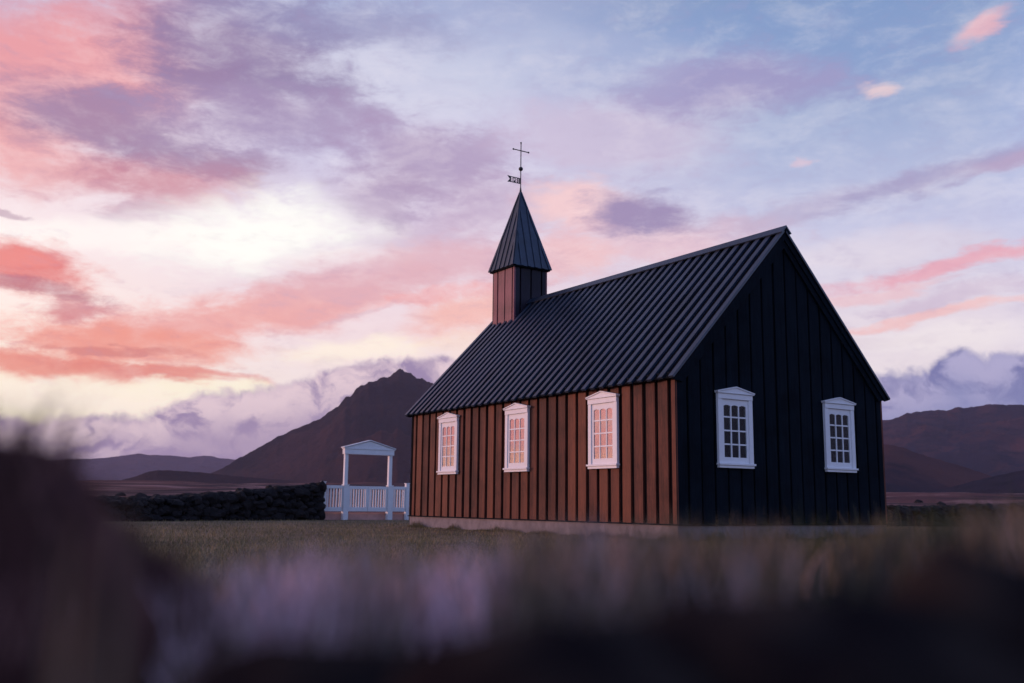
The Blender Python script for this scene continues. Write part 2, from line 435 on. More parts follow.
p.prism([(2.07, 2.107), (3.95, 2.107), (3.01, 2.36)], -.10, .10, fr)
p.prism([(2.04, 2.109), (3.01, 2.372), (3.01, 2.40), (2.04, 2.137)], -.14, .14, fr)
p.prism([(3.98, 2.109), (3.98, 2.137), (3.01, 2.40), (3.01, 2.372)], -.141, .141, fr)
p.build('pediment', MAT['white'], gate, bevel=.004)
def panel(a, b, n, name, topz=.85, lr=False):
    q = M(); q.box((a, -.03, topz-.10), (b, .03, topz), fr=fr); q.box((a, -.03, 0.0), (b, .03, .14), fr=fr)
    if lr == 'b':
        q.box((a, -.029, .0), (a+.05, .029, topz-.01), fr=fr); q.box((b-.05, -.029, 0), (b, .029, topz-.01), fr=fr); a += .05; b -= .05
    elif lr:
        q.box((a, -.031, .0), (a+.07, .031, topz-.05 if lr == 'l' else topz), fr=fr); q.box((b-.07, -.031, 0), (b, .031, topz-.05 if lr == 'r' else topz), fr=fr)
        a += .07; b -= .07
    o = q.build(name, MAT['white'], gate, bevel=.004)
    for k in range(n):
        u = a+(b-a)*(k+.5)/n; bl = M(); bl.box((u-.022, -.018, .14), (u+.022, .018, topz-.10), fr=fr)
        bl.build('picket', MAT['white'], o)
panel(1.475, 2.105, 5, 'fence_panel', .85, 'b'); panel(3.945, 4.445, 4, 'fence_panel', .85, 'b')
panel(2.305, 3.015, 6, 'gate_leaf', .84, 'r'); panel(3.025, 3.745, 6, 'gate_leaf', .84, 'l')
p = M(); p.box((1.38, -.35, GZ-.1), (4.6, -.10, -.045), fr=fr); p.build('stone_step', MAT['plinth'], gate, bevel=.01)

# ------------------------------------------------------------------ stone walls
bm = bmesh.new(); bmesh.ops.create_icosphere(bm, subdivisions=2, radius=1)
ICO_V = np.array([v.co[:] for v in bm.verts]); ICO_F = [tuple(v.index for v in f.verts) for f in bm.faces]; bm.free()
def stone(mm, c, r, tone=.5, amp=.28, sq=1.0):
    R = Matrix.Rotation(random.uniform(0, 6.3), 3, Vector((random.gauss(0,1), random.gauss(0,1), random.gauss(0,1))).normalized())
    so = Vector((random.uniform(0,99), random.uniform(0,99), 0)); vs = []
    for v in ICO_V:
        v = Vector(v); k = 1+amp*mn.noise(v*1.3+so)*1.6+amp*.5*mn.noise(v*3.1+so)
        q = R @ (v*k); vs.append((c[0]+q.x*r[0], c[1]+q.y*r[1], c[2]+q.z*r[2]))
    mm.add(vs, ICO_F, tone)
def stone_wall(name, pts, hts, thick, label, base=GZ, sz=.17):
    mm = M(); core = M()
    for (p, q, h0, h1) in zip(pts[:-1], pts[1:], hts[:-1], hts[1:]):
        p, q = Vector((*p, 0)), Vector((*q, 0)); d = q-p; ln = d.length; d.normalize(); nn = Vector((-d.y, d.x, 0))
        a = [p-nn*thick*.38, p+nn*thick*.38, q+nn*thick*.38, q-nn*thick*.38]
        hs = [h0, h0, h1, h1]
        core.hexa([(*v.xy, base-.3) for v in a]+[(*v.xy, base+h-.14) for v, h in zip(a, hs)])
        s = 0
        while s < ln:
            h = h0+(h1-h0)*s/ln; z = base+.05
            h += .07*mn.noise(Vector((s*.9, h0*7, 0)))
            while z < base+h:
                r = random.uniform(.55, 1.35)*sz
                for sd in (-1, 1):
                    c = p+d*(s+random.uniform(-.08,.08))+nn*sd*thick*.40*(1-.12*(z-base))
                    stone(mm, (c.x, c.y, z+random.uniform(-.03,.03)), (r*random.uniform(.8,1.3), r*random.uniform(.8,1.3), r*random.uniform(.6,1)), random.random())
                z += r*1.15
            c = p+d*s; stone(mm, (c.x, c.y, base+h-.03), (sz*1.3, sz*1.3, sz*.75), random.random())
            s += sz*1.35
    e = empty(name, (*pts[0], base), label, 'stone wall')
    mm.build('stones', MAT['lava'], e, smooth=False, recalc=False); core.build('wall_core', MAT['mortar'], e)
stone_wall('stone_wall', [(-16, 13.6), (-9.5, 15.2), (-4.7, 17.0), (-1.5, 17.8), (1.30, 18.6)], [.50, .50, .58, .82, 1.10], .7, 'long dark lava stone wall behind the lawn, ending at the white gate')
stone_wall('stone_wall', [(5.1, 18.8), (12.5, 14.0), (15.9, 8.2), (22, 6.4), (30, 4.0)], [1.0, .75, .57, .60, .62], .6, 'low dark lava stone wall running out behind the church on the right')

# ------------------------------------------------------------------ ground
def fbm(x, y, s=1., o=5): return mn.fractal(Vector((x*s, y*s, 3.3)), 1., 2., o)
A0 = ya
radii = np.concatenate([np.linspace(0, 3, 25), np.linspace(3.4, 40, 60), np.geomspace(44, 8600, 100)])
azs = []
a = -180.
while a < 180-1e-6: azs.append(a); a += (.35 if abs(a) < 36 else 3.)
azs = np.array(azs)+YAW; NA = len(azs); NR = len(radii)
def near_top(x):   # row in the photograph reached by the dark bank, by column
    return np.interp(x, [-300, 0, 150, 250, 330, 420, 520, 620, 700, 800, 900, 1024, 1300], [620, 620, 645, 665, 662, 645, 628, 615, 615, 612, 605, 595, 585])
def az2px(a): return 512+F*math.tan(max(-1.2, min(1.2, a-A0)))
CREST = .95
def ground_z(az, r):
    z = GZ
    dd = math.degrees((az-A0+math.pi) % (2*math.pi)-math.pi)
    if r < 4.5:
        x = az2px(az) if abs(dd) < 60 else (-300 if dd < 0 else 1300)
        yt = float(near_top(x)); e = azel(512, yt)[1]
        crest = CZ+CREST*math.tan(e)*(1.0)
        crest += .012*mn.noise(Vector((x*.02, r*4, 0)))
        if abs(dd) > 100: crest = min(crest, .02)
        if r < CREST: k = crest-(CREST-r)*.22
        else:
            t = min(1, (r-CREST)/(3.2)); t = t*t*(3-2*t); k = crest*(1-t)+GZ*t
        z = max(k, GZ)
    if r < 45: z += .015*mn.noise(Vector((math.sin(az)*r*.6, math.cos(az)*r*.6, 0)))
    if r > 48:
        q = r-48
        hz = min(1, q/400)
        z += .011*q*hz if r < 2000 else .011*1952*1
        z += (fbm(math.sin(az)*r*.004, math.cos(az)*r*.004, 1, 6))*min(10, q*.014)
    return z
V = np.zeros((NR, NA, 3)); 
for j, ad in enumerate(azs):
    az = rad(ad)
    for i, r in enumerate(radii):
        V[i, j] = (CX+r*math.sin(az), CY+r*math.cos(az), ground_z(az, r))
idx = np.arange(NR*NA).reshape(NR, NA)
q = np.stack([idx[:-1], idx[1:], np.roll(idx, -1, 1)[1:], np.roll(idx, -1, 1)[:-1]], -1).reshape(-1, 4)
def ground_mat():
    m, t, b = mat('ground')
    g = t.new('ShaderNodeNewGeometry').outputs['Position']
    dist = t.vec('LENGTH', t.vec('SUBTRACT', g, (CX, CY, 0)))
    n1 = t.noise(g, .55, 6, .65).outputs[0]; n2 = t.noise(g, 9, 5, .7).outputs[0]
    lawn = t.mix(t.mapr(n1, .35, .65), (.27,.185,.11), (.13,.105,.06))
    lawn = t.mix(t.mapr(n2, .3, .7, 0, .5), lawn, (.30,.20,.14))
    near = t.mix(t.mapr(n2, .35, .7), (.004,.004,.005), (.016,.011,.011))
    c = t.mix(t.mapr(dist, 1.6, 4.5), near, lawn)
    mp = t.new('ShaderNodeMapping'); mp.inputs['Rotation'].default_value = (0, 0, ya); t.l.new(g, mp.inputs[0])
    mp.inputs['Scale'].default_value = (.004, .012, .004)
    h1 = t.noise(mp.outputs[0], 1.0, 10, .68, .5).outputs[0]; h2 = t.noise(mp.outputs[0], 3.1, 9, .7, .3).outputs[0]; h3 = t.noise(g, .035, 8, .7).outputs[0]
    heath = t.mix(t.mapr(h1, .42, .60), (.15,.055,.052), (.040,.022,.030))
    heath = t.mix(t.mapr(h2, .50, .66, 0, .9), heath, (.45,.24,.21))
    heath = t.mix(t.mapr(h3, .52, .70, 0, .9), heath, (.014,.010,.016))
    c = t.mix(t.mapr(dist, 42, 60), c, heath)
    t.l.new(c, b.inputs['Base Color']); b.inputs['Roughness'].default_value = .95; b.inputs['Specular IOR Level'].default_value = .05
    bump(t, b, n2, .6, .03); return m
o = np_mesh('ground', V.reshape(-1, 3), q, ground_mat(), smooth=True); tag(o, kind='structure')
pth = M(); pth.box((1.6, GY+.12, GZ-.1), (4.5, GY+6.5, GZ+.05)); tag(pth.build('gravel_path', MAT['gravel'], bevel=.02), kind='structure')

# ------------------------------------------------------------------ mountains
def mountain_mat(name, c1, c2, c3, rust):
    m, t, b = mat(name)
    g = t.new('ShaderNodeNewGeometry'); p = g.outputs['Position']; co = t.new('ShaderNodeTexCoord').outputs['Object']
    mp = t.new('ShaderNodeMapping'); mp.inputs['Scale'].default_value = (1, 1, 2.6); t.l.new(p, mp.inputs[0])
    n1 = t.noise(mp.outputs[0], .0035, 9, .62, .8).outputs[0]; n2 = t.noise(mp.outputs[0], .016, 9, .72).outputs[0]; n3 = t.noise(p, .0016, 5, .6).outputs[0]
    c = t.mix(t.mapr(n1, .44, .58), c1, c2)
    c = t.mix(t.mapr(n2, .50, .62, 0, .85), c, c3)
    c = t.mix(t.mapr(n3, .50, .62, 0, rust), c, (.15,.055,.046))
    t.l.new(c, b.inputs['Base Color']); b.inputs['Roughness'].default_value = .95; b.inputs['Specular IOR Level'].default_value = .03
    bump(t, b, n2, 1., 30.); return m
def ridge(name, px, D, slope_deg, mtl, n_az=260, n_r=90, rough=.10, base=-60, gul=1., mind=200, seed=0, prof=1.15):
    xs = np.array([p[0] for p in px], float); ys = np.array([p[1] for p in px], float)
    AE = [azel(x, y) for x, y in px]; az = np.array([a for a, e in AE]); el = np.array([e for a, e in AE])
    A = np.linspace(az[0], az[-1], n_az); E = np.interp(A, az, el)
    H = CZ+D*np.tan(E)
    T = np.linspace(-1, 1, n_r); V = np.zeros((n_az, n_r, 3)); so = seed*17.3
    tan_s = math.tan(rad(slope_deg))
    for i in range(n_az):
        Hh = H[i]-base
        reach = max(mind, Hh/tan_s)
        for j, t in enumerate(T):
            r = D+t*reach; x = CX+r*math.sin(A[i]); y = CY+r*math.cos(A[i])
            k = (1-abs(t))**prof
            # gullies run down the slope, fading out at the crest so that the skyline stays put
            w = abs(t)**.6*(1-abs(t))**.5*1.6
            g1 = mn.ridged_multi_fractal(Vector((x*.0024+so, y*.0024, 0)), 1., 2.1, 6, 1., 2.)-1.1
            g2 = mn.fractal(Vector((x*.009+so, y*.009, 1)), .9, 2.1, 5)
            z = base+Hh*k+Hh*rough*(g1*gul*w+g2*(.35*w))
            if abs(t) < 1e-9 or True:
                z += Hh*rough*.08*mn.fractal(Vector((A[i]*140+so, 0, 5)), .9, 2., 5)*(1-abs(t))
            V[i, j] = (x, y, z)
    idx = np.arange(n_az*n_r).reshape(n_az, n_r)
    q = np.stack([idx[:-1,:-1], idx[1:,:-1], idx[1:,1:], idx[:-1,1:]], -1).reshape(-1, 4)
    o = np_mesh(name, V.reshape(-1, 3), q, mtl, smooth=True); return tag(o, kind='structure')
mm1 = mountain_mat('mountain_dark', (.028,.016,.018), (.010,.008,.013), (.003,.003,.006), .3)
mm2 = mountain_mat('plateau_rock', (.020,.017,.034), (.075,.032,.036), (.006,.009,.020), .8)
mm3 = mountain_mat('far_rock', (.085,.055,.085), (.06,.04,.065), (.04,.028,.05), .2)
mm4 = mountain_mat('hill_heath', (.038,.018,.022), (.055,.026,.026), (.022,.014,.02), .7)
ridge('mountain', [(180,497),(205,476),(222,468),(240,457),(262,445),(280,435),(300,426),(320,417),(330,410),(335,406),(341,401),(345,397),(352,393),(356,388),(370,381.5),(385,377.5),(394,374),(400,369.5),(405,372.5),(415,376),(425,379),(430,383),(445,388),(480,404),(520,420),(570,438),(640,462),(700,490)], 2900, 24, mm1, 420, 150, .22, -40, 1., 150, 1, 1.05)
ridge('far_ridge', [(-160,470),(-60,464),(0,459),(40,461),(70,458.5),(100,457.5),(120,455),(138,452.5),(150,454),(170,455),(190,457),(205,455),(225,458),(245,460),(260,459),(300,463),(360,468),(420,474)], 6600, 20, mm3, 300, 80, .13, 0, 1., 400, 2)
ridge('low_hill', [(40,500),(90,488),(115,481),(135,476),(150,470.5),(158,469.5),(175,470),(200,471.5),(215,473),(240,476),(290,480),(340,486),(400,500)], 1900, 13, mm4, 260, 70, .14, -30, .6, 120, 3)
ridge('plateau', [(760,460),(800,445),(850,428),(885,419),(893,418),(905,413.5),(915,411.5),(935,410.5),(950,410),(958,407.5),(968,408),(985,405),(1000,404.5),(1024,404),(1060,401),(1150,396),(1300,404)], 3900, 21, mm2, 300, 150, .17, -20, 1.2, 200, 4, .8)
ridge('near_hill', [(780,462),(840,448),(875,442),(890,443),(905,447),(920,453),(940,459),(965,466),(985,473),(1010,484),(1040,497)], 1750, 14, mm2, 200, 70, .12, -20, .5, 120, 5)
ridge('heath_rise', [(880,500),(930,492),(975,480),(1010,472),(1060,462),(1150,452),(1300,455),(1400,470)], 1500, 10, mm2, 200, 70, .12, -20, .5, 120, 6)

# boulders on the heath beyond the left wall
places = [(104, 491), (121, 489.5), (133, 491.5), (141, 490), (152, 488), (158, 491), (168, 490), (176, 489), (187, 487), (196, 489.5), (209, 488), (228, 486), (918, 503), (941, 500)]
hl = ['small dark lava boulder on the reddish heath beyond the long stone wall', 'small dark boulder on the heath seen just right of the church']
for i, (px, py) in enumerate(places):
    az, el = azel(px, py); r = random.uniform(150, 260); z = ground_z(az, r)
    s = M(); p = polar(az, r, z+.1); k = random.uniform(.5, .9)*r/200
    stone(s, (0,0,0), (k*1.4, k*1.2, k*.8), .5, .35)
    o = s.build('lava_boulder', MAT['lava'], recalc=False); o.location = p
    tag(o, hl[0] if px < 600 else hl[1], 'boulder', 'boulders on the heath past the left wall' if px < 600 else 'boulders on the heath right of the church')

# ------------------------------------------------------------------ near rocks (out of focus)
MAT['mossrock'] = plain('mossy_rock', (.045,.022,.022), .95, .4, 12, spec=.03, bmp=.6, c2=(.13,.058,.052))
def big_rock(px, py, r, size, label, seed):
    az, el = azel(px, py); c = polar(az, r, CZ+r*math.tan(el))
    bm = bmesh.new(); bmesh.ops.create_icosphere(bm, subdivisions=4, radius=1)
    so = Vector((seed*11.1, seed*3.7, 0))
    for v in bm.verts:
        k = 1+.22*mn.noise(v.co*1.1+so)+.10*mn.noise(v.co*3+so)+.04*mn.noise(v.co*9+so)
        v.co *= k
    s = M(); rr = Matrix.Rotation(-az, 3, 'Z')
    s.add([rr @ Vector((v.co.x*size[0], v.co.y*size[1], v.co.z*size[2])) for v in bm.verts], [[v.index for v in f.verts] for f in bm.faces]); bm.free()
    o = s.build('lava_rock', MAT['mossrock' if seed < 3 else 'nearrock'], smooth=True, recalc=False); o.location = c
    return tag(o, label, 'rock')
big_rock(-34, 636, .78, (.107,.12,.133), 'tall rounded dark rock very close at the lower left, topmost of the blurred rocks', 1)
big_rock(80, 700, .90, (.108,.10,.132), 'blurred dark rock just right of the tall rounded rock at lower left', 2)
big_rock(560, 765, .42, (.085,.07,.058), 'wide blurred black rock at the bottom edge below the middle of the church', 3)
big_rock(830, 760, .45, (.10,.07,.068), 'wide blurred black rock at the bottom below the dark gable wall', 4)
big_rock(1010, 745, .5, (.07,.07,.075), 'blurred black rock in the bottom right corner', 5)
big_rock(340, 775, .45, (.09,.07,.05), 'low blurred black rock at the bottom left of centre under the gate', 6)

# ------------------------------------------------------------------ grass
ROCKS = [o for o in bpy.data.objects if o.name.startswith('lava_rock')][:2]
def blades(name, P, Hh, Wd, lean, mtl, tone, seg=3):
    n = len(P); th = rng.uniform(0, 2*np.pi, n); ld = rng.uniform(0, 2*np.pi, n)
    w = np.stack([np.cos(th), np.sin(th), np.zeros(n)], -1); l = np.stack([np.cos(ld), np.sin(ld), np.zeros(n)], -1)
    V = np.zeros((n, (seg+1)*2, 3))
    for k in range(seg+1):
        t = k/seg; c = P+l*(lean*Hh*t*t)[:, None]; c[:, 2] += Hh*t*(1-.25*lean*t)
        ww = (Wd*(1-t*.9)/2)[:, None]*w
        V[:, 2*k] = c-ww; V[:, 2*k+1] = c+ww
    b = np.arange(n)[:, None]*((seg+1)*2)
    q = np.concatenate([b+np.array([2*k, 2*k+1, 2*k+3, 2*k+2]) for k in range(seg)], 1).reshape(-1, 4)
    o = np_mesh(name, V.reshape(-1, 3), q, mtl, np.repeat(tone, seg)); return o
P = []
for o in ROCKS:
    for v in o.data.vertices:
        if v.normal.z < -.1: continue
        for k in range(3): P.append(tuple(o.location+v.co+v.normal*random.uniform(-.004, .002)+Vector((random.gauss(0,.005), random.gauss(0,.005), 0))))
P = np.array(P); n = len(P)
kk = np.clip(np.array([mn.noise(Vector(p)*9) for p in P])*1.8+.5, .05, 1.4)
o = blades('rock_moss', P, rng.uniform(.012,.055,n)*kk, np.full(n,.0026), rng.uniform(.2,.9,n), MAT['moss'], np.clip(rng.normal(.5,.3,n), 0, 1), 2)
tag(o, 'short brown moss and dead grass covering the two blurred rocks at lower left', 'moss', kind='stuff')
# lawn
n = 110000
yy = rng.uniform(520, 600, n*2); xx = rng.uniform(100, 1024, n*2)
P = []
for x, y in zip(xx[:n], yy[:n]):
    d = ray(x, y); t = (GZ-CZ)/d.z if d.z < 0 else -1
    if t <= 0: continue
    p = CAM+d*t; r = math.hypot(p.x-CX, p.y-CY)
    if r > 33 or r < 4.2: continue
    if -.03 < p.x < W+.03 and -.03 < p.y < L+.03: continue
    P.append((p.x, p.y, GZ+.015*mn.noise(Vector(((p.x-CX)*.6, (p.y-CY)*.6, 0)))))
P = np.array(P); n = len(P); dist = np.hypot(P[:,0]-CX, P[:,1]-CY)
cl = np.array([mn.noise(Vector((p[0]*.5, p[1]*.5, 0))) for p in P])
o = blades('lawn_grass', P, rng.uniform(.03,.075,n)*(1+.5*cl), np.full(n,.004)*(1+dist/12), rng.uniform(.2,.9,n), MAT['lawnblade'], np.clip(rng.normal(.5,.25,n)+cl*.35, 0, 1), 2)
tag(o, 'short brownish green lawn grass around the church', 'grass', kind='stuff')
# tufts along the foundation
P = []
for k in range(9000):
    if random.random() < .6: p = (-.02-abs(random.gauss(0,.10)), random.uniform(-.3, L))
    else: p = (random.uniform(-.3, W+.3), -.02-abs(random.gauss(0,.12)))
    P.append((*p, GZ))
P = np.array(P); n = len(P)
tus = np.clip(np.array([mn.noise(Vector((p[0]*1.7, p[1]*1.7, 4))) for p in P])*2.2+.45, .1, 1.4)
o = blades('foundation_grass', P, rng.uniform(.03,.17,n)*tus, np.full(n,.008), rng.uniform(.2,.9,n), MAT['lawnblade'], np.clip(rng.normal(.35,.2,n),0,1), 2)
tag(o, 'darker unmown grass against the church foundation', 'grass', kind='stuff')
# dry grass on the bank in front of the lens: height by column
def top_row(x): return np.interp(x, [-200, 0, 60, 150, 230, 290, 350, 400, 450, 520, 580, 640, 700, 760, 830, 880, 930, 980, 1024, 1250],
                                 [560, 585, 590, 590, 575, 560, 548, 552, 552, 540, 533, 535, 536, 534, 532, 526, 518, 510, 502, 495])
def near_grass(n, x0, x1, r0, r1, drop, width, mtl, name, label, tlo, thi, clump=.02, extra=0, dy=0):
    P = []; Hh = []; T = []
    k = 0
    while k < n:
        x = random.uniform(x0, x1); r = random.uniform(r0, r1)
        dn = mn.noise(Vector((x*clump, r*1.5, extra)))
        if random.random() > .38+2.0*dn: k += 1; continue
        az, _ = azel(x, 500); e = azel(x, float(top_row(x))+dy+random.uniform(-6, drop)-38*dn+4)[1]
        zt = CZ+r*math.tan(e); zb = ground_z(az, r)
        h = zt-zb; k += 1
        if h < .01: continue
        h = min(h, .62); p = polar(az, r, zb); P.append((p.x, p.y, p.z)); Hh.append(h*1.08)
        T.append(min(1, max(0, random.uniform(tlo, thi)-.35*min(1, max(0, (x-430)/220))+.5*mn.noise(Vector((x*.012, 7, extra))))))
    P = np.array(P); Hh = np.array(Hh); T = np.array(T); n = len(P)
    o = blades(name, P, Hh, rng.uniform(.6, 1.4, n)*width, rng.uniform(.05,.5,n), mtl, T, 4)
    return tag(o, label, 'grass', kind='stuff')
near_grass(8000, -150, 780, .75, 1.5, 90, .0050, MAT['straw'], 'dry_grass', 'pale pinkish dry grass blurred in front of the church, centre and left', .45, 1., .006, 1)
near_grass(6000, 640, 1250, .9, 2.2, 50, .0050, MAT['straw'], 'dry_grass', 'dry brownish grass stalks blurred in front of the gable wall', .3, .85, .03, 2)
near_grass(9000, 620, 1250, 1.9, 3.6, 30, .0045, MAT['greengrass'], 'green_grass', 'green grass tufts rising towards the right edge in front of the church', 0, 1., .05, 3)
near_grass(5000, -150, 900, 1.4, 2.4, 40, .004, MAT['greengrass'], 'green_grass', 'sparse green grass behind the pale dry grass on the left bank', 0, .8, .02, 4)
near_grass(5000, 560, 1150, 3.0, 6.0, 14, .006, MAT['greengrass'], 'green_grass', 'tall green grass tufts standing before the gable end and stone wall on the right', 0, 1., .04, 5)
near_grass(5000, -200, 1250, .75, 1.15, 110, .004, MAT['greengrass'], 'dark_grass', 'dim blurred grass along the very bottom of the picture', 0, .9, .02, 6, 55)
# a few single stalks right in front of the tall rock
P = []; Hh = []
for x, r, top in [(70,.34,505),(74,.34,520),(80,.35,498),(122,.36,470),(128,.37,500),(66,.35,560),(86,.34,540),(135,.36,530)]:
    az, e = azel(x, top); az0, e0 = azel(x, 700); p = polar(az, r, CZ+r*math.tan(e0)-.02); P.append(p[:]); Hh.append(CZ+r*math.tan(e)-p.z)
o = blades('grass_stalks', np.array(P), np.array(Hh), np.full(len(P), .0035), np.full(len(P), .04), MAT['straw'], np.full(len(P), .35), 4)
tag(o, 'thin blurred grass stalks in front of the tall rounded rock at lower left', 'grass', kind='stuff')

# ------------------------------------------------------------------ haze
HAZE = 1
if HAZE:
    hz = M(); hz.box((-8800, -8800, -64), (8800, 8800, 480))
    m, t, b = mat('haze'); m.node_tree.nodes.remove(b)
    pv = t.new('ShaderNodeVolumePrincipled'); pv.inputs['Density'].default_value = 5.5e-5
    pv.inputs['Color'].default_value = (.76,.70,.92,1); pv.inputs['Anisotropy'].default_value = .2
    t.l.new(pv.outputs[0], m.node_tree.nodes['Material Output'].inputs['Volume'])
    tag(hz.build('haze', m), kind='stuff')

# ------------------------------------------------------------------ sun and sky
SUN_AZ, SUN_EL = rad(-51.), rad(6.)
sd = bpy.data.lights.new('sun', 'SUN'); so_ = bpy.data.objects.new('sun', sd); col.objects.link(so_)
sd.energy = 2.0; sd.angle = rad(8); sd.color = (1., .54, .46)
dv = Vector((math.sin(SUN_AZ)*math.cos(SUN_EL), math.cos(SUN_AZ)*math.cos(SUN_EL), math.sin(SUN_EL)))
so_.rotation_euler = dv.to_track_quat('Z', 'Y').to_euler(); so_.location = (-20, 20, 20)

world = bpy.data.worlds.new('World'); scene.world = world; world.use_nodes = True
t = NT(world.node_tree); bg = t.n['Background']
gen = t.new('ShaderNodeTexCoord').outputs['Generated']
sep = t.new('ShaderNodeSeparateXYZ'); t.l.new(gen, sep.inputs[0]); gx, gy, gz_ = sep.outputs
azn = t.math('ARCTAN2', gx, gy)
reln = t.math('SUBTRACT', azn, YAW*math.pi/180)
reln = t.math('WRAP', reln, math.pi, -math.pi)
eln = t.math('ARCSINE', t.math('MINIMUM', t.math('MAXIMUM', gz_, -1.), 1.))
uv = t.new('ShaderNodeCombineXYZ'); t.l.new(reln, uv.inputs[0]); t.l.new(eln, uv.inputs[1]); P0 = uv.outputs[0]
# cloud noises (streaks lie along the horizon)
mp = t.new('ShaderNodeMapping'); mp.inputs['Scale'].default_value = (1, 2.4, 1); mp.inputs['Rotation'].default_value = (0,0,rad(-8)); t.l.new(P0, mp.inputs[0])
nw = t.noise(mp.outputs[0], 4.5, 5, .55); nw2 = t.noise(mp.outputs[0], 15, 7, .62, .4)
w1 = t.vec('SCALE', t.vec('SUBTRACT', nw.outputs['Color'], (.5,.5,.5)), scale=.10)
w2 = t.vec('SCALE', t.vec('SUBTRACT', nw2.outputs['Color'], (.5,.5,.5)), scale=.045)
wm = t.vec('MULTIPLY', t.vec('ADD', w1, w2), (1., .55, 0))
PW = t.vec('ADD', P0, wm)
PS = t.vec('ADD', P0, t.vec('MULTIPLY', t.vec('ADD', w1, w2), (.35, .2, 0)))
ns = t.noise(mp.outputs[0], 9, 6, .60, .5).outputs[0]      # soft billow
nf = t.noise(mp.outputs[0], 26, 6, .72, .3).outputs[0]     # fine wisps
nn = t.math('ADD', t.math('MULTIPLY', t.math('SUBTRACT', ns, .5), 1.3), t.math('MULTIPLY', t.math('SUBTRACT', nf, .5), .9))
# base gradient
elf = t.math('DIVIDE', t.math('MAXIMUM', eln, 0.), math.pi/2)
def R(st): return t.ramp(elf, [(d/90, lin(c)) for d, c in st])
warm = R([(0,(255,212,185)),(5,(255,242,218)),(9,(255,232,230)),(14,(246,224,234)),(20,(212,180,205)),(27,(178,155,195)),(45,(105,100,150)),(90,(55,65,115))])
mid = R([(0,(245,215,215)),(5,(246,228,230)),(10,(236,208,222)),(15,(212,192,220)),(20,(198,192,226)),(27,(160,166,208)),(45,(85,95,145)),(90,(50,62,112))])
cool = R([(0,(226,208,226)),(5,(238,222,232)),(10,(222,206,226)),(15,(190,188,224)),(20,(158,168,210)),(27,(120,142,188)),(45,(65,85,140)),(90,(48,60,110))])
back = R([(0,(160,172,230)),(10,(170,186,246)),(22,(160,180,246)),(35,(100,135,220)),(60,(60,82,150)),(90,(45,58,108))])
w = t.math('COSINE', t.math('ADD', reln, rad(42)))
c = t.mix(t.mapr(w, .40, .10), cool, back)
c = t.mix(t.mapr(w, .38, .74), c, cool); c = t.mix(t.mapr(w, .50, .80), c, mid); c = t.mix(t.mapr(w, .86, .985), c, warm)
def blob(c, x, y, rx, ry, rot, color, alpha, k=.95, inner=.35, azel_=None, P=None, hard=1.2):
    if azel_: u, v = azel_
    else:
        a, e = azel(x, y); u, v = a-A0, e
    m = t.new('ShaderNodeMapping', vector_type='TEXTURE'); t.l.new(P or PW, m.inputs[0])
    m.inputs['Location'].default_value = (u, v, 0); m.inputs['Rotation'].default_value = (0, 0, rad(rot)); m.inputs['Scale'].default_value = (rx/F, ry/F, 1)
    d = t.vec('LENGTH', m.outputs[0]); d = t.math('ADD', d, t.math('MULTIPLY', nn, k))
    f = t.mapr(d, hard, inner, 0., alpha)
    return t.mix(f, c, lin(color))
